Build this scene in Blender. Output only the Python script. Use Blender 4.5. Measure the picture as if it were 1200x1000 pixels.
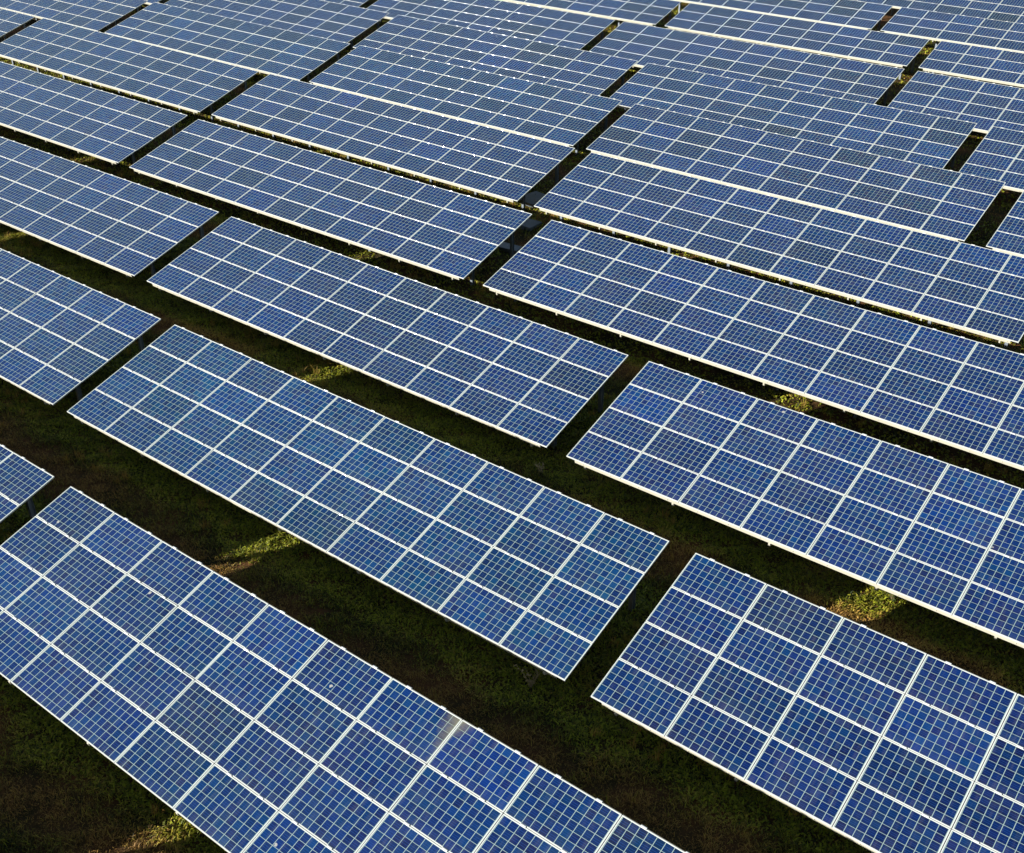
import bpy, bmesh, math, random
import numpy as np
from mathutils import Matrix, Vector

random.seed(7)
rng = np.random.default_rng(11)
scene = bpy.context.scene
for o in list(bpy.data.objects):
    bpy.data.objects.remove(o, do_unlink=True)

# ------------------------------------------------------------------ camera, sky, sun, exposure
CAM_H = 17.2
cam_data = bpy.data.cameras.new("camera")
cam = bpy.data.objects.new("camera", cam_data)
scene.collection.objects.link(cam)
cam_data.sensor_fit = 'HORIZONTAL'
cam_data.sensor_width = 36.0
cam_data.lens = 1332.5727 / 1200 * 36.0
cam_data.clip_start = 0.1
cam_data.clip_end = 3000.0
# columns: image right, image down, viewing direction (world axes)
CR = Matrix(((0.79126864, 0.32602305, -0.5173035),
             (0.61146677, -0.42400183, 0.66807997),
             (-0.00152816, -0.84494463, -0.53485161)))
right = Vector((CR[0][0], CR[1][0], CR[2][0]))
down = Vector((CR[0][1], CR[1][1], CR[2][1]))
fwd = Vector((CR[0][2], CR[1][2], CR[2][2]))
cam.matrix_world = Matrix((
    (right.x, -down.x, -fwd.x, 0.0),
    (right.y, -down.y, -fwd.y, 0.0),
    (right.z, -down.z, -fwd.z, CAM_H),
    (0, 0, 0, 1)))
scene.camera = cam

SUN_EL = math.radians(19.2)
SUN_X = -0.612                                   # fixed by the glints on the clamps
SUN_Z = math.sin(SUN_EL)
SUN_Y = -math.sqrt(1 - SUN_X ** 2 - SUN_Z ** 2)
sun_dir = Vector((SUN_X, SUN_Y, SUN_Z))          # towards the sun
world = bpy.data.worlds.new("World")
scene.world = world
world.use_nodes = True
wn = world.node_tree
wn.nodes.clear()
sky = wn.nodes.new('ShaderNodeTexSky')
sky.sky_type = 'NISHITA'
sky.sun_disc = False
sky.sun_elevation = SUN_EL
sky.sun_rotation = math.atan2(SUN_X, SUN_Y)
sky.altitude = 100.0
sky.air_density = 1.25
sky.dust_density = 0.6
sky.ozone_density = 0.35
bg = wn.nodes.new('ShaderNodeBackground')
bg.inputs['Strength'].default_value = 0.047
wo = wn.nodes.new('ShaderNodeOutputWorld')
wn.links.new(sky.outputs[0], bg.inputs[0])
wn.links.new(bg.outputs[0], wo.inputs[0])

sun_data = bpy.data.lights.new("sun", 'SUN')
sun_data.energy = 5.0
sun_data.angle = math.radians(0.5)
sun_data.color = (1.0, 0.955, 0.86)
sun = bpy.data.objects.new("sun", sun_data)
scene.collection.objects.link(sun)
sun.location = sun_dir * 200
sun.rotation_euler = sun_dir.to_track_quat('Z', 'Y').to_euler()

vs = scene.view_settings
vs.view_transform = 'Standard'
vs.look = 'None'
vs.exposure = 1.15
vs.gamma = 1.0
vs.use_curve_mapping = False

# ------------------------------------------------------------------ helpers
def link(o):
    scene.collection.objects.link(o)
    return o

def mesh_obj(name, bm, mats, parent=None, smooth=False):
    me = bpy.data.meshes.new(name)
    bm.normal_update()
    bm.to_mesh(me)
    bm.free()
    for m in (mats if isinstance(mats, (list, tuple)) else [mats]):
        me.materials.append(m)
    if smooth:
        for p in me.polygons:
            p.use_smooth = True
    o = link(bpy.data.objects.new(name, me))
    if parent:
        o.parent = parent
    return o

def add_box(bm, x0, x1, y0, y1, z0, z1, mat=0):
    v = [bm.verts.new((x, y, z)) for z in (z0, z1) for y in (y0, y1) for x in (x0, x1)]
    for a in ((0, 2, 3, 1), (4, 5, 7, 6), (0, 1, 5, 4), (2, 6, 7, 3), (0, 4, 6, 2), (1, 3, 7, 5)):
        f = bm.faces.new([v[i] for i in a])
        f.material_index = mat

def add_rod_x(bm, x0, x1, y, z, r, mat=0, seg=10):
    """horizontal rounded bar along X (upper surface rounded, smooth)"""
    rings = []
    for x in (x0, x1):
        rings.append([bm.verts.new((x, y + r * math.cos(2 * math.pi * k / seg),
                                    z + r * math.sin(2 * math.pi * k / seg))) for k in range(seg)])
    for k in range(seg):
        f = bm.faces.new((rings[0][k], rings[0][(k + 1) % seg], rings[1][(k + 1) % seg], rings[1][k]))
        f.material_index = mat
        f.smooth = True
    for rg, rev in ((rings[0], True), (rings[1], False)):
        rg = [bm.verts.new(v.co) for v in rg]
        f = bm.faces.new(rg[::-1] if rev else rg)
        f.material_index = mat

class NT:
    def __init__(self, name):
        self.m = bpy.data.materials.new(name)
        self.m.use_nodes = True
        self.t = self.m.node_tree
        self.p = self.t.nodes['Principled BSDF']

    def n(self, kind, **kw):
        nd = self.t.nodes.new(kind)
        for k, v in kw.items():
            setattr(nd, k, v)
        return nd

    def l(self, a, b):
        self.t.links.new(a, b)

    def math(self, op, a, b=None, c=None, clamp=False):
        nd = self.n('ShaderNodeMath', operation=op)
        nd.use_clamp = clamp
        for i, v in enumerate((a, b, c)):
            if v is None:
                continue
            if isinstance(v, (int, float)):
                nd.inputs[i].default_value = v
            else:
                self.l(v, nd.inputs[i])
        return nd.outputs[0]

    def mix(self, fac, a, b, blend='MIX'):
        nd = self.n('ShaderNodeMix', data_type='RGBA', blend_type=blend)
        for sock, v in ((nd.inputs[0], fac), (nd.inputs[6], a), (nd.inputs[7], b)):
            if isinstance(v, (int, float)):
                sock.default_value = v
            elif isinstance(v, tuple):
                sock.default_value = (*v, 1.0) if len(v) == 3 else v
            else:
                self.l(v, sock)
        return nd.outputs[2]

    def noise(self, vec, scale, detail=3.0, rough=0.55):
        nd = self.n('ShaderNodeTexNoise')
        nd.inputs['Scale'].default_value = scale
        nd.inputs['Detail'].default_value = detail
        nd.inputs['Roughness'].default_value = rough
        if vec is not None:
            self.l(vec, nd.inputs['Vector'])
        return nd

    def ramp(self, val, lo, hi, a=0.0, b=1.0):
        nd = self.n('ShaderNodeMapRange')
        nd.inputs[1].default_value = lo
        nd.inputs[2].default_value = hi
        nd.inputs[3].default_value = a
        nd.inputs[4].default_value = b
        self.l(val, nd.inputs[0])
        return nd.outputs[0]

# ------------------------------------------------------------------ materials
PW, PH = 1.657, 0.998            # one panel
PX, PY = 1.6710, 1.010           # pitch of panels on a table
CELL = 0.1603
MX, MY = (PW - 10 * CELL) / 2, (PH - 6 * CELL) / 2

def panel_material(name, stain=None):
    s = NT(name)
    tc = s.n('ShaderNodeTexCoord')
    oi = s.n('ShaderNodeObjectInfo')
    sep = s.n('ShaderNodeSeparateXYZ')
    s.l(tc.outputs['Object'], sep.inputs[0])
    cx = s.math('DIVIDE', s.math('SUBTRACT', sep.outputs[0], MX), CELL)
    cy = s.math('DIVIDE', s.math('SUBTRACT', sep.outputs[1], MY), CELL)
    ix, iy = s.math('FLOOR', cx), s.math('FLOOR', cy)
    fx, fy = s.math('FRACT', cx), s.math('FRACT', cy)
    dx = s.math('ABSOLUTE', s.math('SUBTRACT', fx, 0.5))
    dy = s.math('ABSOLUTE', s.math('SUBTRACT', fy, 0.5))
    GAP = 0.036
    inx = s.math('LESS_THAN', dx, 0.5 - GAP)
    iny = s.math('LESS_THAN', dy, 0.5 - 0.026)
    # inside the 10 x 6 field
    fldx = s.math('LESS_THAN', s.math('ABSOLUTE', s.math('SUBTRACT', cx, 5.0)), 5.0)
    fldy = s.math('LESS_THAN', s.math('ABSOLUTE', s.math('SUBTRACT', cy, 3.0)), 3.0)
    cell = s.math('MULTIPLY', s.math('MULTIPLY', inx, iny), s.math('MULTIPLY', fldx, fldy))
    # two busbars along the long side of each panel
    bus = s.math('LESS_THAN', s.math('ABSOLUTE', s.math('SUBTRACT', dy, 0.12)), 0.022)
    # random value for every cell of every panel
    comb = s.n('ShaderNodeCombineXYZ')
    s.l(ix, comb.inputs[0])
    s.l(iy, comb.inputs[1])
    s.l(s.math('MULTIPLY', oi.outputs['Random'], 91.0), comb.inputs[2])
    wnz = s.n('ShaderNodeTexWhiteNoise', noise_dimensions='3D')
    s.l(comb.outputs[0], wnz.inputs['Vector'])
    # polycrystalline flakes
    off = s.n('ShaderNodeVectorMath', operation='ADD')
    s.l(tc.outputs['Object'], off.inputs[0])
    s.l(comb.outputs[0], off.inputs[1])
    vor = s.n('ShaderNodeTexVoronoi')
    vor.inputs['Scale'].default_value = 45.0
    s.l(off.outputs[0], vor.inputs['Vector'])
    vsep = s.n('ShaderNodeSeparateColor')
    s.l(vor.outputs['Color'], vsep.inputs[0])
    bright = s.math('ADD', s.math('MULTIPLY', wnz.outputs['Value'], 0.40), s.math('MULTIPLY', vsep.outputs[0], 0.28))
    bright = s.math('ADD', bright, 0.66)
    wsep = s.n('ShaderNodeSeparateColor')
    s.l(wnz.outputs['Color'], wsep.inputs[0])
    hue = s.mix(s.math('POWER', wsep.outputs[1], 2.0), (0.0004, 0.0115, 0.090), (0.0030, 0.0056, 0.056))
    hue = s.mix(s.math('POWER', wsep.outputs[2], 3.0), hue, (0.0003, 0.0220, 0.094))
    hue = s.mix(1.0, hue, oi.outputs['Color'], 'MULTIPLY')
    cc = s.n('ShaderNodeVectorMath', operation='SCALE')
    s.l(hue, cc.inputs[0])
    s.l(bright, cc.inputs['Scale'])
    col = s.mix(s.math('MULTIPLY', bus, 0.75), cc.outputs[0], (0.010, 0.046, 0.20))
    col = s.mix(cell, (0.27, 0.37, 0.35), col)
    # thin dust film, heavier towards the low edge of the panel
    wpos = s.n('ShaderNodeNewGeometry')
    nz = s.noise(wpos.outputs['Position'], 0.9, 5.0, 0.6)
    low = s.ramp(sep.outputs[1], 0.0, 0.22, 0.55, 0.0)
    dust = s.math('MULTIPLY', s.math('ADD', s.ramp(nz.outputs['Fac'], 0.45, 0.8, 0.0, 0.6), low), 0.07)
    col = s.mix(dust, col, (0.30, 0.27, 0.21))
    mp = s.n('ShaderNodeMapping')
    mp.inputs['Scale'].default_value = (9.0, 0.8, 1.0)
    s.l(off.outputs[0], mp.inputs['Vector'])
    st = s.noise(mp.outputs[0], 1.0, 3.0, 0.6)
    col = s.mix(s.ramp(st.outputs['Fac'], 0.52, 0.85, 0.0, 0.12), col, (0.30, 0.29, 0.25))
    drop = s.n('ShaderNodeTexVoronoi')
    drop.inputs['Scale'].default_value = 0.85
    s.l(wpos.outputs['Position'], drop.inputs['Vector'])
    wob = s.noise(wpos.outputs['Position'], 26.0, 2.0, 0.6)
    dd = s.math('ADD', drop.outputs['Distance'], s.math('MULTIPLY', s.math('SUBTRACT', wob.outputs['Fac'], 0.5), 0.05))
    dsep = s.n('ShaderNodeSeparateColor')
    s.l(drop.outputs['Color'], dsep.inputs[0])
    dm = s.math('MULTIPLY', s.math('LESS_THAN', dd, 0.030), s.math('GREATER_THAN', dsep.outputs[0], 0.6))
    col = s.mix(s.math('MULTIPLY', dm, 0.8), col, (0.42, 0.42, 0.38))
    rough = s.ramp(nz.outputs['Fac'], 0.3, 0.8, 0.03, 0.16)
    if stain:
        cxs = PW if stain == 'right' else 0.0
        ddx = s.math('ABSOLUTE', s.math('SUBTRACT', sep.outputs[0], cxs))
        ddy = s.math('SUBTRACT', PH, sep.outputs[1])
        reach = s.math('ADD', s.math('MULTIPLY', ddx, 3.3 if stain == 'right' else 3.8), s.math('MULTIPLY', ddy, 1.0 if stain == 'right' else 2.1))
        n2 = s.noise(tc.outputs['Object'], 9.0, 5.0, 0.65)
        reach = s.math('ADD', reach, s.math('MULTIPLY', s.math('SUBTRACT', n2.outputs['Fac'], 0.5), 1.1))
        msk = s.ramp(reach, 0.25, 1.25, 0.66, 0.0)
        col = s.mix(msk, col, (0.21, 0.195, 0.115))
    s.l(col, s.p.inputs['Base Color'])
    s.l(rough, s.p.inputs['Roughness'])
    s.p.inputs['IOR'].default_value = 1.6
    s.p.inputs['Specular Tint'].default_value = (0.78, 0.98, 1.0, 1.0)   # anti-reflection coating
    s.p.inputs['Specular IOR Level'].default_value = 1.0
    return s.m

M_PANEL = panel_material('panel_cells')
M_PANEL_R = panel_material('panel_cells_soiled_right', 'right')
M_PANEL_L = panel_material('panel_cells_soiled_left', 'left')

def metal(name, col, metallic, rough, var=0.12, scale=3.0):
    s = NT(name)
    g = s.n('ShaderNodeNewGeometry')
    nz = s.noise(g.outputs['Position'], scale, 4.0, 0.6)
    f = s.ramp(nz.outputs['Fac'], 0.3, 0.75)
    s.l(s.mix(f, col, tuple(c * (1 - var) for c in col)), s.p.inputs['Base Color'])
    s.l(s.ramp(nz.outputs['Fac'], 0.3, 0.7, rough * 0.85, rough * 1.2), s.p.inputs['Roughness'])
    s.p.inputs['Metallic'].default_value = metallic
    return s.m

M_FRAME = metal('anodised_aluminium', (0.54, 0.57, 0.56), 0.0, 0.38, 0.08)
M_CLAMP = metal('glossy_clamp', (0.56, 0.58, 0.57), 0.0, 0.10, 0.05)
M_CLAMP.node_tree.nodes['Principled BSDF'].inputs['IOR'].default_value = 2.3
M_RAIL = metal('pale_rail', (0.52, 0.50, 0.41), 0.0, 0.42, 0.14)
M_GROOVE_SHADE = metal('groove_shade_strip', (0.13, 0.13, 0.115), 0.0, 0.7, 0.2)  # dark grey imitating the shade in the groove between panels
M_STEEL = metal('galvanised_steel', (0.24, 0.28, 0.33), 0.4, 0.5, 0.25)

# ------------------------------------------------------------------ prototype meshes
def make_panel_mesh(name, mat):
    bm = bmesh.new()
    add_box(bm, 0.012, PW - 0.012, 0.012, PH - 0.012, -0.010, -0.003)
    me = bpy.data.meshes.new(name)
    bm.normal_update(); bm.to_mesh(me); bm.free()
    me.materials.append(mat)
    return me

def make_frame_mesh():
    bm = bmesh.new()
    w, h = 0.020, 0.036
    add_box(bm, 0, PW, 0, w, -h, 0)
    add_box(bm, 0, PW, PH - w, PH, -h, 0)
    add_box(bm, 0, w, w, PH - w, -h, 0)
    add_box(bm, PW - w, PW, w, PH - w, -h, 0)
    bmesh.ops.bevel(bm, geom=[e for e in bm.edges], offset=0.0018, segments=1, affect='EDGES')
    # mid clamps gripping the upper long edge (rounded metal bars with a bolt)
    for cxp in (0.40, 1.22):
        add_rod_x(bm, cxp - 0.055, cxp + 0.055, PH + 0.006, -0.011, 0.026, 1, 32)
    # added dark strip: shade of the open joint, put in as colour
    add_box(bm, 0.004, PW - 0.004, PH + 0.0005, PH + 0.0115, -0.016, -0.0035, 2)
    me = bpy.data.meshes.new('frame')
    bm.normal_update(); bm.to_mesh(me); bm.free()
    me.materials.append(M_FRAME)
    me.materials.append(M_CLAMP)
    me.materials.append(M_GROOVE_SHADE)
    return me

ME_PANEL = make_panel_mesh('solar_panel', M_PANEL)
ME_PANEL_R = make_panel_mesh('solar_panel_soiled', M_PANEL_R)
ME_PANEL_L = make_panel_mesh('solar_panel_soiled', M_PANEL_L)
ME_FRAME = make_frame_mesh()

def make_rail(W, y, h, d, inset, mat, name):
    """C-shaped purlin: web, two flanges, bolt heads on the outer web"""
    bm = bmesh.new()
    top = -0.040
    add_box(bm, inset, W - inset, y, y + 0.006, top - h, top)
    add_box(bm, inset, W - inset, y + 0.006, y + d, top - 0.006, top)
    add_box(bm, inset, W - inset, y + 0.006, y + d, top - h, top - h + 0.006)
    x = inset + 0.25
    while x < W - inset:
        add_box(bm, x - 0.012, x + 0.012, y - 0.010, y, top - h * 0.5 - 0.012, top - h * 0.5 + 0.012)
        x += 0.835
    me = bpy.data.meshes.new(name)
    bm.normal_update(); bm.to_mesh(me); bm.free()
    me.materials.append(mat)
    return me

def make_rafter(D):
    bm = bmesh.new()
    z1 = -0.160
    add_box(bm, -0.03, 0.03, 0.03, D - 0.05, z1 - 0.10, z1)
    # end plate with bolt showing below the low rail
    add_box(bm, -0.025, 0.025, -0.004, 0.029, z1 - 0.075, z1 - 0.006)
    me = bpy.data.meshes.new('rafter')
    bm.normal_update(); bm.to_mesh(me); bm.free()
    me.materials.append(M_RAIL)
    return me

def make_post(h):
    """I-section pile with a head plate, top at z = 0"""
    bm = bmesh.new()
    add_box(bm, -0.05, 0.05, -0.062, -0.054, -h, 0)
    add_box(bm, -0.05, 0.05, 0.054, 0.062, -h, 0)
    add_box(bm, -0.005, 0.005, -0.054, 0.054, -h, 0)
    add_box(bm, -0.065, 0.065, -0.08, 0.08, 0.0, 0.012)
    add_box(bm, -0.02, 0.02, -0.085, -0.0625, -0.16, -0.12)
    me = bpy.data.meshes.new('post')
    bm.normal_update(); bm.to_mesh(me); bm.free()
    me.materials.append(M_STEEL)
    return me

ME_POST_F, ME_POST_R = make_post(1.5), make_post(2.6)
_cache = {}
def cached(key, fn):
    if key not in _cache:
        _cache[key] = fn()
    return _cache[key]

# ------------------------------------------------------------------ tables (row, place): (panels up, panels along, low left corner x, y, z below camera, small twist)
TAU = math.radians(15.6)
TABLES = {
(-1,-1):(4,10,-33.55,0.05,-16.16,0,0,0), (-1,0):(4,10,-16.2,0.05,-16.16,0,0,0),
(0,-1):(4,10,-38.415,6.772,-16.182,-0.0003,0.0005,0.0003),
(0,0):(4,10,-21.052,6.772,-16.167,-0.0015,-0.0020,0.0006),
(1,-2):(4,10,-60.65,13.549,-16.33,0,0,0),
(1,-1):(4,10,-43.271,13.549,-16.330,0.0012,-0.0006,-0.0005),
(1,0):(4,10,-25.921,13.539,-16.305,-0.0005,0.0048,0.0035),
(1,1):(4,10,-8.517,13.479,-16.252,0.0010,0.0007,0.0009),
(2,-2):(4,10,-66.05,20.184,-16.395,0,0,0),
(2,-1):(4,10,-48.654,20.184,-16.395,-0.0011,0.0003,0.0029),
(2,0):(4,10,-31.272,20.225,-16.381,-0.0048,0.0061,0.0038),
(2,1):(4,10,-13.802,20.110,-16.312,0.0000,-0.0054,0.0002),
(3,-1):(4,11,-60.312,26.848,-16.368,0.0017,-0.0005,-0.0004),
(3,0):(4,11,-41.270,26.885,-16.425,0.0013,-0.0013,0.0015),
(3,1):(4,11,-22.069,26.918,-16.403,-0.0012,-0.0029,-0.0024),
(4,-2):(4,11,-82.490,33.566,-16.318,0.0003,-0.0003,-0.0010),
(4,-1):(4,11,-63.369,33.627,-16.306,0.0003,0.0058,0.0024),
(4,0):(4,11,-44.171,33.715,-16.377,0.0005,0.0001,-0.0012),
(4,1):(4,11,-24.900,33.571,-16.335,-0.0006,0.0015,0.0017),
(5,-2):(4,10,-79.448,40.489,-16.403,0.0001,0.0000,-0.0002),
(5,-1):(4,10,-62.062,40.465,-16.396,-0.0001,0.0031,0.0035),
(5,0):(4,10,-44.648,40.535,-16.397,0.0001,0.0016,0.0011),
(5,1):(4,10,-27.264,40.572,-16.419,-0.0025,-0.0004,-0.0020),
(5,2):(4,10,-9.801,40.567,-16.434,0.0001,-0.0000,-0.0014),
(6,-2):(4,10,-82.62,47.05,-16.372,0,0,0),
(6,-1):(4,10,-65.212,47.049,-16.372,-0.0008,-0.0005,-0.0037),
(6,0):(4,10,-47.799,46.960,-16.388,0.0031,-0.0014,-0.0083),
(6,1):(4,10,-30.485,46.842,-16.401,-0.0002,-0.0028,0.0015),
(6,2):(4,10,-13.149,46.925,-16.365,0.0002,-0.0003,-0.0003),
(7,-1):(4,10,-71.19,53.812,-16.438,0,0,0),
(7,0):(4,10,-53.757,53.812,-16.438,0.0008,-0.0002,-0.0005),
(7,1):(4,10,-36.434,53.779,-16.439,0.0016,0.0001,-0.0007),
(7,2):(4,10,-19.075,53.823,-16.436,0.0007,-0.0001,-0.0007),
(8,0):(3,10,-53.335,61.608,-16.248,0.0016,-0.0010,-0.0014),
(8,1):(3,9,-36.029,61.619,-16.238,0.0008,-0.0004,0.0004),
(8,2):(3,10,-20.368,61.623,-16.206,0.0004,-0.0007,-0.0005),
(9,1):(3,10,-42.397,68.067,-16.167,-0.0006,0.0003,0.0004),
(9,2):(3,10,-25.120,68.012,-16.151,-0.0017,-0.0020,0.0017),
(10,0):(3,10,-31.05,74.50,-16.12,0,0,0),
}
GROUP = "tilted solar tables standing in long rows"
OUT = "solar table standing just outside the photo's left edge"
LABELS = {
(-1,-1): OUT, (-1,0): OUT, (1,-2): OUT, (2,-2): OUT,
(0,-1): "blue solar table showing only its right corner at the left edge, beside the nearest table",
(0,0): "nearest blue solar table, lower left, with a brown soiled patch on its far edge",
(1,-1): "blue solar table at the left edge, left of the large whole second row table",
(1,0): "large whole blue solar table in the middle of the second row from the bottom",
(1,1): "blue solar table filling the lower right corner, right of the second row's gap",
(2,-1): "blue solar table at the left edge in the third row from the bottom",
(2,0): "whole blue solar table in the third row, directly behind the large second row table",
(2,1): "blue solar table cut by the right edge in the third row from the bottom",
(3,-1): "blue solar table at the left edge in the fourth row from the bottom",
(3,0): "whole solar table in the fourth row with sun glints near its right end",
(3,1): "long blue solar table cut by the right edge in the fourth row from the bottom",
(4,-2): "solar table showing only a small blue corner at the left edge, fifth row",
(4,-1): "pale blue solar table left of the fifth row's left gap, near the left edge",
(4,0): "whole solar table in the middle of the fifth row, above a bright low rail",
(4,1): "long solar table ending at the right edge in the fifth row from the bottom",
(5,-2): "pale blue solar table in the upper left corner, sixth row from the bottom",
(5,-1): "whole pale blue solar table in the sixth row, left of the upper middle gap",
(5,0): "blue solar table with a few glints in the middle of the sixth row",
(5,1): "solar table with several purplish panels in the right half of the sixth row",
(5,2): "blue solar table cut by the right edge in the sixth row, beside a gap",
(6,-2): "sliver of a pale solar table at the top left edge, leftmost in the seventh row",
(6,-1): "pale blue solar table at the upper left in the seventh row, left of a gap",
(6,0): "sparkling blue solar table in the middle of the seventh row from the bottom",
(6,1): "blue solar table in the right half of the seventh row, between two dark gaps",
(6,2): "blue solar table cut by the right edge in the seventh row from the bottom",
(7,-1): "sliver of a pale solar table at the top edge, leftmost in the eighth row",
(7,0): "blue solar table with the brightest glints at the top, in the eighth row",
(7,1): "blue solar table in the eighth row, upper right, left of a long dark gap",
(7,2): "blue solar table cut by the right edge in the eighth row from the bottom",
(8,0): "three panel high solar table at the top edge, left end of the ninth row",
(8,1): "three panel high solar table in the ninth row, between two dark gaps",
(8,2): "three panel high solar table cut by the right edge in the ninth row",
(9,1): "three panel high solar table in the tenth row, left of the small yellow gap",
(9,2): "three panel high solar table in the tenth row, right of the small yellow gap",
(10,0): "farthest solar table, cut by the top edge in the upper right corner",
}
PURPLE = {(5,1): [(8,3),(8,1),(7,1),(2,2),(0,1),(1,0),(5,1),(6,3)], (6,1): [(5,0),(6,0),(3,1),(9,2)],
          (7,1): [(4,1),(9,0),(8,2)], (6,0): [(7,2),(2,3)], (7,0): [(7,1),(6,1)], (9,1): [(5,1),(8,2)]}

TEAL = {(1,0): 1.55, (1,-1): 1.25, (0,0): 1.12, (2,0): 1.1, (5,0): 1.3, (5,-1): 1.3, (6,1): 1.2, (4,-1): 1.2}   # green tint factor per table, also lowers the red
def table_matrix(key):
    nr, nc, x, y, z, a, b, c = TABLES[key]
    w = Vector((a, b, c))
    tw = Matrix.Rotation(w.length, 3, w) if w.length > 1e-7 else Matrix.Identity(3)
    M = (Matrix.Rotation(TAU, 3, 'X') @ tw).to_4x4()
    M.translation = Vector((x, y, z + CAM_H))
    return M

def build_table(key):
    nr, nc = TABLES[key][:2]
    T = table_matrix(key)
    W, D = nc * PX - (PX - PW), nr * PY - (PY - PH)
    base = T @ Vector((W / 2, D / 2, 0))
    base.z = 0.0
    root = link(bpy.data.objects.new('solar_table', None))
    root.empty_display_size = 0.5
    root.location = base
    root['label'] = LABELS[key]
    root['category'] = 'solar table'
    root['group'] = GROUP
    Ei = Matrix.Translation(-base)

    def part(name, me, L, parent=root):
        o = link(bpy.data.objects.new(name, me))
        o.parent = parent
        o.matrix_basis = L
        return o
    purple = PURPLE.get(key, [])
    for i in range(nc):
        for j in range(nr):
            me = ME_PANEL
            if key == (0, 0) and j == nr - 1 and i in (6, 7):
                me = ME_PANEL_R if i == 6 else ME_PANEL_L
            # tiny misalignments so that the reflections differ from panel to panel
            jit = Matrix.Rotation(random.gauss(0, 0.0016), 4, 'X') @ Matrix.Rotation(random.gauss(0, 0.0016), 4, 'Y')
            p = part('solar_panel', me, Ei @ T @ Matrix.Translation((i * PX, j * PY, 0)) @ jit)
            k = max(0.6, random.gauss(1.0, 0.17))
            t = random.random()
            if (i, j) in purple or (key[0] >= 4 and random.random() < 0.008):
                p.color = (3.2 * k, 0.95 * k, 0.70 * k, 1)
                p['label'] = 'darker purplish solar panel'
            else:
                g = TEAL.get(key, 1.0)
                p.color = (k * (0.85 + 0.3 * t) / g, k * (1.12 - 0.24 * t) * g, k * (0.9 + 0.1 * g), 1)
            if me is not ME_PANEL:
                p['label'] = 'solar panel with brown dirt in its far corner'
            part('frame', ME_FRAME, Matrix.Identity(4), p)
    part('low_rail', cached(('low', nc), lambda: make_rail(W, 0.012, 0.112, 0.05, 0.24, M_RAIL, 'low_rail')), Ei @ T)
    for y in (D * 0.5, D - 0.10):
        part('purlin', cached(('pur', nc, nr, round(y, 2)), lambda: make_rail(W, y, 0.11, 0.05, 0.24, M_STEEL, 'purlin')), Ei @ T)
    n = int(round((W - 1.10) / 2.6)) + 1
    for k in range(n):
        x = 0.55 + (W - 1.10) * k / (n - 1)
        part('rafter', cached(('raf', nr), lambda: make_rafter(D)), Ei @ T @ Matrix.Translation((x, 0, 0)))
        for y, me in ((0.27 * D, ME_POST_F), (0.86 * D, ME_POST_R)):
            top = T @ Vector((x, y, -0.275))
            part('post', me, Ei @ Matrix.Translation(top))
    return root

for key in TABLES:
    build_table(key)

# ------------------------------------------------------------------ ground
def axis(lo, hi, step, far):
    core = np.arange(lo, hi + 1e-6, step)
    g, s, a = [], step, lo
    while a > -far:
        s *= 1.35
        a -= s
        g.append(a)
    h, s, a = [], step, hi
    while a < far:
        s *= 1.35
        a += s
        h.append(a)
    return np.concatenate([np.array(g[::-1]), core, np.array(h)])

def wobble(x, y):
    return (0.030 * np.sin(x * 1.7 + 0.6 * np.sin(y * 1.1)) * np.sin(y * 1.3 + 0.4)
            + 0.022 * np.sin(x * 3.1 + y * 2.3 + 1.0) + 0.016 * np.sin(x * 4.7 - y * 5.3))

gx, gy = axis(-90, 12, 0.4, 900), axis(0, 84, 0.4, 900)
XX, YY = np.meshgrid(gx, gy)
inner = np.clip(1 - np.maximum(np.abs(XX + 39) - 51, np.abs(YY - 42) - 42) / 20, 0, 1)
ZZ = wobble(XX, YY) * inner - 0.05
verts = np.stack([XX, YY, ZZ], -1).reshape(-1, 3)
ny, nx = XX.shape
idx = np.arange(ny * nx).reshape(ny, nx)
quads = np.stack([idx[:-1, :-1], idx[:-1, 1:], idx[1:, 1:], idx[1:, :-1]], -1).reshape(-1, 4)

def np_mesh(name, verts, faces, mat, smooth=True, attrs=None):
    me = bpy.data.meshes.new(name)
    nv, nf, k = len(verts), len(faces), faces.shape[1]
    me.vertices.add(nv)
    me.vertices.foreach_set('co', verts.astype(np.float32).ravel())
    me.loops.add(nf * k)
    me.loops.foreach_set('vertex_index', faces.astype(np.int32).ravel())
    me.polygons.add(nf)
    me.polygons.foreach_set('loop_start', np.arange(0, nf * k, k, dtype=np.int32))
    if attrs:
        for an, av in attrs.items():
            a = me.attributes.new(an, 'FLOAT', 'POINT')
            a.data.foreach_set('value', av.astype(np.float32))
    me.update(calc_edges=True)
    if smooth:
        me.polygons.foreach_set('use_smooth', np.ones(nf, dtype=bool))
    me.materials.append(mat)
    return link(bpy.data.objects.new(name, me))

def ground_material():
    s = NT('grassy_soil')
    g = s.n('ShaderNodeNewGeometry')
    n1 = s.noise(g.outputs['Position'], 0.55, 5.0, 0.6)
    n2 = s.noise(g.outputs['Position'], 9.0, 6.0, 0.7)
    c = s.mix(s.ramp(n1.outputs['Fac'], 0.4, 0.62), (0.032, 0.030, 0.012), (0.15, 0.065, 0.026))
    c = s.mix(s.ramp(n2.outputs['Fac'], 0.40, 0.75, 0.0, 0.6), c, (0.045, 0.034, 0.016))
    s.l(c, s.p.inputs['Base Color'])
    s.p.inputs['Roughness'].default_value = 1.0
    s.p.inputs['Specular IOR Level'].default_value = 0.1
    bp = s.n('ShaderNodeBump')
    bp.inputs['Strength'].default_value = 0.9
    bp.inputs['Distance'].default_value = 0.06
    s.l(n2.outputs['Fac'], bp.inputs['Height'])
    s.l(bp.outputs[0], s.p.inputs['Normal'])
    return s.m

ground = np_mesh('ground', verts, quads, ground_material())
ground['kind'] = 'structure'

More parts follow.
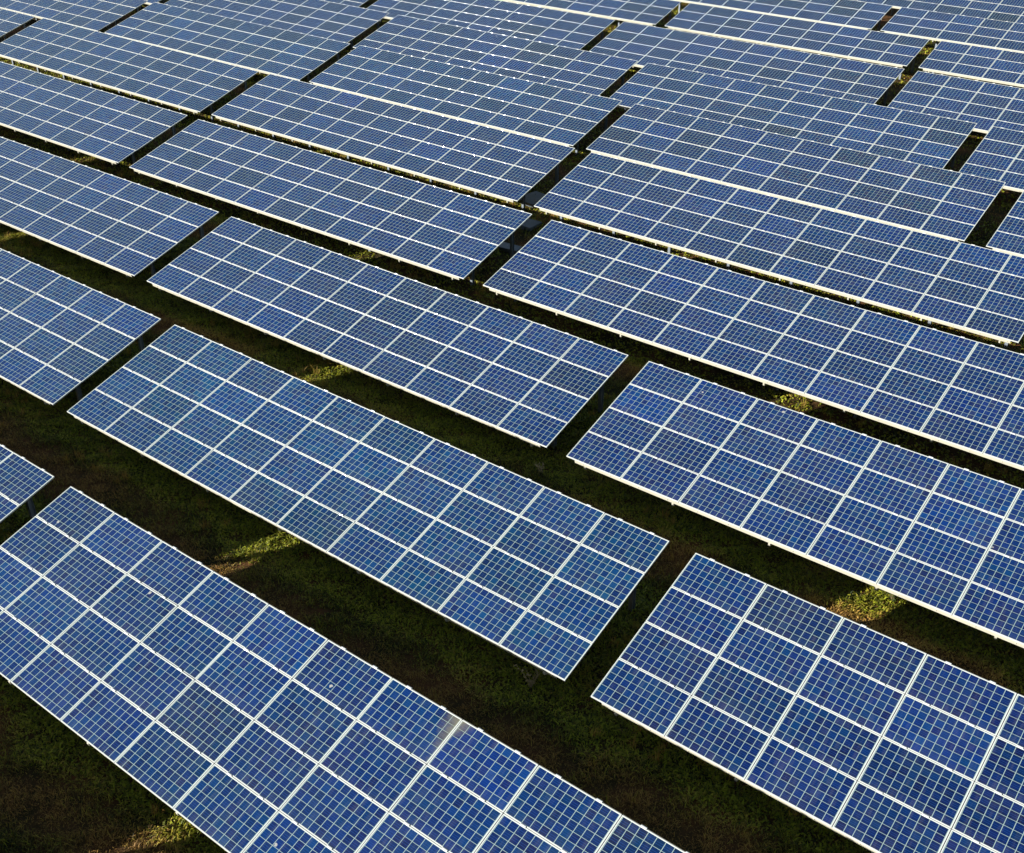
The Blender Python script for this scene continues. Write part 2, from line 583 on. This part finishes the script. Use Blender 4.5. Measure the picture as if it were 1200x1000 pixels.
# ------------------------------------------------------------------ grass: individual blades over the ground that shows between the tables
Rinv = np.array(CR).T
FPX = 1332.5727
def project(P):
    q = (P - np.array([0, 0, CAM_H])) @ Rinv.T
    return 600 + FPX * q[:, 0] / q[:, 2], 500 + FPX * q[:, 1] / q[:, 2], q[:, 2]

TM = {k: np.array(table_matrix(k)) for k in TABLES}
def hidden_by_tables(P, margin):
    """ground points that lie well behind a table as seen from above the site"""
    hid = np.zeros(len(P), bool)
    O = np.array([0, 0, CAM_H])
    for k, M in TM.items():
        nr, nc = TABLES[k][:2]
        n = M[:3, 2]
        d = P - O
        t = ((M[:3, 3] - O) @ n) / (d @ n)
        H = O + d * t[:, None] - M[:3, 3]
        u, v = H @ M[:3, 0], H @ M[:3, 1]
        hid |= (t < 1) & (u > margin) & (u < nc * PX - margin) & (v > margin) & (v < nr * PY - margin)
    return hid

def smooth_noise(x, y, sc, seed):
    r = np.random.default_rng(seed)
    out = np.zeros_like(x)
    for k in range(7):
        a = r.uniform(0, 6.28)
        f = sc * r.uniform(0.6, 1.9)
        out += np.sin((x * np.cos(a) + y * np.sin(a)) * f + r.uniform(0, 6.28))
    return out / 7 ** 0.5 / 1.1

ROWY = sorted({round(v[3], 2) for k, v in TABLES.items()})
def corridor(y):
    """metres in front of the low edge of the row behind (0 = drip edge)"""
    out = np.full_like(y, 9.0)
    for r in ROWY:
        dd = r - y
        out = np.where((dd > -4.5) & (dd < out), dd, out)
    return out

def blades(n, x0, x1, y0, y1, hmin, hmax, wmin, wmax, seed, margin):
    r = np.random.default_rng(seed)
    P = np.stack([r.uniform(x0, x1, n), r.uniform(y0, y1, n), np.zeros(n)], -1)
    P[:, 2] = wobble(P[:, 0], P[:, 1]) - 0.055
    X, Y, Zc = project(P)
    ok = (Zc > 1) & (X > -60) & (X < 1260) & (Y > -40) & (Y < 1060)
    P = P[ok]
    P = P[~hidden_by_tables(P, margin)]
    x, y = P[:, 0], P[:, 1]
    cl = smooth_noise(x, y, 7.0, seed + 1)
    keep = r.uniform(-1.5, 1.3, len(P)) < cl + np.where(corridor(y) < 0.6, 1.6, 0.75)
    P, cl = P[keep], cl[keep]
    x, y = P[:, 0], P[:, 1]
    m = len(P)
    cd = corridor(y)
    # straw-coloured strip along the middle of each corridor, green under the drip edge
    straw = np.exp(-((cd - 1.0 - 0.35 * smooth_noise(x, y, 0.5, 5)) / 0.55) ** 2)
    straw = np.clip(straw * (1.0 + 0.7 * smooth_noise(x, y, 1.6, 9)) + 0.18 * smooth_noise(x, y, 2.6, 12), 0, 1)
    dry = np.clip(straw + r.normal(0, 0.22, m), 0, 1)
    h = r.uniform(hmin, hmax, m) * (0.75 + 0.5 * (cl > 0)) * (1 - 0.25 * dry)
    w = r.uniform(wmin, wmax, m) * (1 - 0.35 * dry)
    az = r.uniform(0, 6.283, m)
    lean = r.uniform(0.5, 1.45, m) + 0.15 * dry
    leafy = np.clip(1 - (cd - 0.15 - 0.3 * smooth_noise(x, y, 1.3, 15)) / 0.3, 0, 1) * (r.random(m) < 0.65)
    w = w * (1 + 1.5 * leafy)
    h = h * (1 - 0.15 * leafy)
    lean = lean * (1 - leafy) + leafy * r.uniform(1.0, 1.5, m)
    side = np.stack([np.cos(az), np.sin(az), np.zeros(m)], -1)
    la = az + 1.57 + r.normal(0, 0.4, m)
    out = np.stack([np.cos(la), np.sin(la), np.zeros(m)], -1)
    up = np.array([0, 0, 1.0])
    mid = P + out * (h * 0.35 * np.sin(lean))[:, None] + up * (h * 0.62 * np.cos(lean * 0.6))[:, None]
    tip = P + out * (h * np.sin(lean))[:, None] + up * (h * np.cos(lean))[:, None]
    V = np.empty((m, 5, 3))
    V[:, 0] = P - side * (w * 0.5)[:, None]
    V[:, 1] = P + side * (w * 0.5)[:, None]
    V[:, 2] = mid + side * (w * 0.42)[:, None]
    V[:, 3] = mid - side * (w * 0.42)[:, None]
    V[:, 4] = tip
    b = np.arange(m)[:, None] * 5
    F = np.concatenate([b + np.array([0, 1, 2]), b + np.array([0, 2, 3]), b + np.array([3, 2, 4])], 0)
    return V.reshape(-1, 3), F, np.repeat(dry, 5), np.repeat(np.clip(r.random(m) ** 1.3 + 0.45 * leafy, 0, 1), 5)

def grass_material():
    s = NT('grass_blades')
    a = s.n('ShaderNodeAttribute', attribute_name='dry')
    b = s.n('ShaderNodeAttribute', attribute_name='tint')
    green = s.mix(s.math('POWER', b.outputs['Fac'], 1.7), (0.016, 0.030, 0.009), (0.32, 0.35, 0.020))
    straw = s.mix(b.outputs['Fac'], (0.20, 0.090, 0.026), (0.60, 0.36, 0.085))
    c = s.mix(a.outputs['Fac'], green, straw)
    s.l(c, s.p.inputs['Base Color'])
    s.p.inputs['Roughness'].default_value = 0.6
    s.p.inputs['Specular IOR Level'].default_value = 0.25
    tr = s.n('ShaderNodeBsdfTranslucent')
    s.l(c, tr.inputs['Color'])
    mx = s.n('ShaderNodeMixShader')
    mx.inputs[0].default_value = 0.2
    s.l(s.p.outputs[0], mx.inputs[1])
    s.l(tr.outputs[0], mx.inputs[2])
    s.l(mx.outputs[0], s.t.nodes['Material Output'].inputs['Surface'])
    return s.m

parts = [blades(1500000, -46, 4, 3.0, 27.0, 0.05, 0.18, 0.009, 0.021, 21, 0.5),
         blades(240000, -66, 4, 27.0, 46.0, 0.07, 0.18, 0.016, 0.032, 22, 0.8),
         blades(200000, -80, 4, 46.0, 74.0, 0.08, 0.20, 0.022, 0.040, 23, 0.8)]
def tufts(n, per, seed):
    """taller dry tufts standing out of the short grass"""
    r = np.random.default_rng(seed)
    cx, cy = r.uniform(-46, 4, n), r.uniform(3, 36, n)
    ok = smooth_noise(cx, cy, 1.1, 40) > 0.15
    cx, cy = cx[ok], cy[ok]
    x = np.repeat(cx, per) + r.normal(0, 0.05, len(cx) * per)
    y = np.repeat(cy, per) + r.normal(0, 0.05, len(cx) * per)
    P = np.stack([x, y, wobble(x, y) - 0.055], -1)
    X, Y, Zc = project(P)
    P = P[(Zc > 1) & (X > -60) & (X < 1260) & (Y > -40) & (Y < 1060)]
    P = P[~hidden_by_tables(P, 0.6)]
    m = len(P)
    h, w = r.uniform(0.14, 0.34, m), r.uniform(0.006, 0.012, m)
    az, lean = r.uniform(0, 6.283, m), np.abs(r.normal(0.55, 0.35, m))
    side = np.stack([np.cos(az), np.sin(az), 0 * az], -1)
    out = np.stack([-np.sin(az), np.cos(az), 0 * az], -1)
    up = np.array([0, 0, 1.0])
    mid = P + out * (h * 0.3 * np.sin(lean))[:, None] + up * (h * 0.6 * np.cos(lean * 0.5))[:, None]
    tip = P + out * (h * np.sin(lean))[:, None] + up * (h * np.cos(lean))[:, None]
    V = np.empty((m, 5, 3))
    V[:, 0], V[:, 1] = P - side * (w / 2)[:, None], P + side * (w / 2)[:, None]
    V[:, 2], V[:, 3], V[:, 4] = mid + side * (w * 0.4)[:, None], mid - side * (w * 0.4)[:, None], tip
    b = np.arange(m)[:, None] * 5
    F = np.concatenate([b + np.array([0, 1, 2]), b + np.array([0, 2, 3]), b + np.array([3, 2, 4])], 0)
    return V.reshape(-1, 3), F, np.repeat(np.clip(r.normal(0.75, 0.3, m), 0, 1), 5), np.repeat(r.uniform(0.3, 1, m), 5)

parts.append(tufts(4500, 22, 77))
offs, V, F, A, B = 0, [], [], [], []
for v, f, a, b in parts:
    V.append(v); F.append(f + offs); A.append(a); B.append(b)
    offs += len(v)
grass = np_mesh('grass', np.concatenate(V), np.concatenate(F), grass_material(), False,
                {'dry': np.concatenate(A), 'tint': np.concatenate(B)})
grass['kind'] = 'stuff'
print('grass blades', offs // 5)

# ------------------------------------------------------------------ weeds
def plain(name, col, rough=0.8, var=0.4, scale=8.0):
    s = NT(name)
    g = s.n('ShaderNodeNewGeometry')
    nz = s.noise(g.outputs['Position'], scale, 4.0, 0.65)
    s.l(s.mix(s.ramp(nz.outputs['Fac'], 0.3, 0.7), col, tuple(c * (1 - var) for c in col)), s.p.inputs['Base Color'])
    s.p.inputs['Roughness'].default_value = rough
    return s.m

M_STEM = plain('dry_stem', (0.40, 0.31, 0.15))
M_LEAF = plain('weed_leaf', (0.10, 0.15, 0.03))

def weed(x, y, h, label, dryness, seed):
    r = random.Random(seed)
    root = link(bpy.data.objects.new('weed', None))
    root.location = (x, y, -0.05)
    root['label'] = label
    root['category'] = 'weed'
    root['group'] = 'single weeds in the grass'
    bs, bl = bmesh.new(), bmesh.new()
    for k in range(9):
        az, ln, hh = r.uniform(0, 6.28), r.uniform(0.15, 0.6), h * r.uniform(0.55, 1.1)
        pts = []
        for q in range(5):
            t = q / 4
            pts.append(Vector((math.cos(az) * ln * hh * t ** 1.4, math.sin(az) * ln * hh * t ** 1.4, hh * t)))
        for q in range(4):
            a, b = pts[q], pts[q + 1]
            r0, r1 = 0.007 * (1 - q / 6), 0.007 * (1 - (q + 1) / 6)
            ra = [bs.verts.new(a + Vector((math.cos(c) * r0, math.sin(c) * r0, 0))) for c in (0, 2.09, 4.19)]
            rb = [bs.verts.new(b + Vector((math.cos(c) * r1, math.sin(c) * r1, 0))) for c in (0, 2.09, 4.19)]
            for c in range(3):
                bs.faces.new((ra[c], ra[(c + 1) % 3], rb[(c + 1) % 3], rb[c]))
            for _ in range(3):
                p = a.lerp(b, r.random())
                la, s_ = r.uniform(0, 6.28), r.uniform(0.03, 0.075)
                d = Vector((math.cos(la), math.sin(la), r.uniform(-0.2, 0.5))) * s_
                sd = Vector((-math.sin(la), math.cos(la), 0)) * s_ * 0.28
                vs_ = [bl.verts.new(p), bl.verts.new(p + d * 0.5 + sd), bl.verts.new(p + d), bl.verts.new(p + d * 0.5 - sd)]
                bl.faces.new(vs_)
    mesh_obj('stem', bs, M_STEM, root)
    mesh_obj('foliage', bl, M_STEM if dryness else M_LEAF, root)

weed(-10.15, 13.75, 0.62, "pale dry weed under the low right corner of the large whole solar table", True, 1)
weed(-13.3, 17.55, 0.40, "small dry weed in the gap right of the large whole solar table", True, 2)
weed(-19.6, 14.35, 0.45, "leafy green weed beside the lit grass strip, in front of the large whole table", False, 3)
weed(-5.25, 20.9, 0.45, "leafy weed in the bright lit grass patch at the lower right", False, 4)
weed(-14.6, 20.1, 0.40, "small pale weed below the right corner of the third row's middle solar table", True, 5)

# ------------------------------------------------------------------ slabs and conduits lying in the gaps
M_SLAB = plain('blue_grey_concrete', (0.13, 0.155, 0.19), 0.5, 0.35, 2.0)
M_COND = plain('pale_conduit', (0.78, 0.76, 0.60), 0.6, 0.3, 6.0)

def slab(x, y, w, d, rot, label):
    bm = bmesh.new()
    add_box(bm, -w / 2, w / 2, -d / 2, d / 2, -0.10, 0.09)
    bmesh.ops.bevel(bm, geom=list(bm.edges), offset=0.012, segments=2, affect='EDGES')
    for v in bm.verts:
        v.co.x += 0.02 * math.sin(v.co.y * 9 + x)
        v.co.z += 0.008 * math.sin(v.co.x * 7 + v.co.y * 5)
    o = mesh_obj('concrete_slab', bm, M_SLAB)
    o.location = (x, y, 0)
    o.rotation_euler = (0, 0, rot)
    o['label'] = label
    o['category'] = 'slab'
    o['group'] = 'blue grey slabs lying in the gaps'

def conduit(x, y, L, rot, label):
    bm = bmesh.new()
    seg, n = 10, int(L / 0.05)
    prev = None
    r = random.Random(int(x * 100))
    for k in range(n + 1):
        t = k * L / n - L / 2
        rad = (0.055 if k % 2 else 0.045) * r.uniform(0.85, 1.15)
        cy, cz = 0.05 * math.sin(t * 3.1), 0.06 + 0.03 * math.sin(t * 4.3 + 1)
        ring = [bm.verts.new((t, cy + rad * math.cos(6.283 * q / seg), cz + rad * math.sin(6.283 * q / seg))) for q in range(seg)]
        if prev:
            for q in range(seg):
                f = bm.faces.new((prev[q], prev[(q + 1) % seg], ring[(q + 1) % seg], ring[q]))
                f.smooth = True
        else:
            bm.faces.new(ring[::-1])
        prev = ring
    bm.faces.new(prev)
    o = mesh_obj('cable_conduit', bm, M_COND)
    o.location = (x, y, 0)
    o.rotation_euler = (0, 0, rot)
    o['label'] = label
    o['category'] = 'conduit'
    o['group'] = 'pale lumpy conduits on the ground'

slab(-24.55, 31.3, 1.3, 0.5, 0.1, "blue grey slab at the foot of a post in the fourth row's gap")
slab(-25.3, 33.6, 1.0, 0.8, 0.0, "blue grey slab between the fourth and fifth rows, at the top of the gap")
slab(-26.6, 35.9, 1.1, 1.2, -0.2, "largest blue grey slab, in the fifth row's gap below a pale strip")
# conduit(-27.3, 37.1, 1.7, 0.05, "pale lumpy conduit strip across the fifth row's gap")
# conduit(-15.9, 25.4, 1.9, 0.05, "pale lumpy conduit strip across the third row's gap")
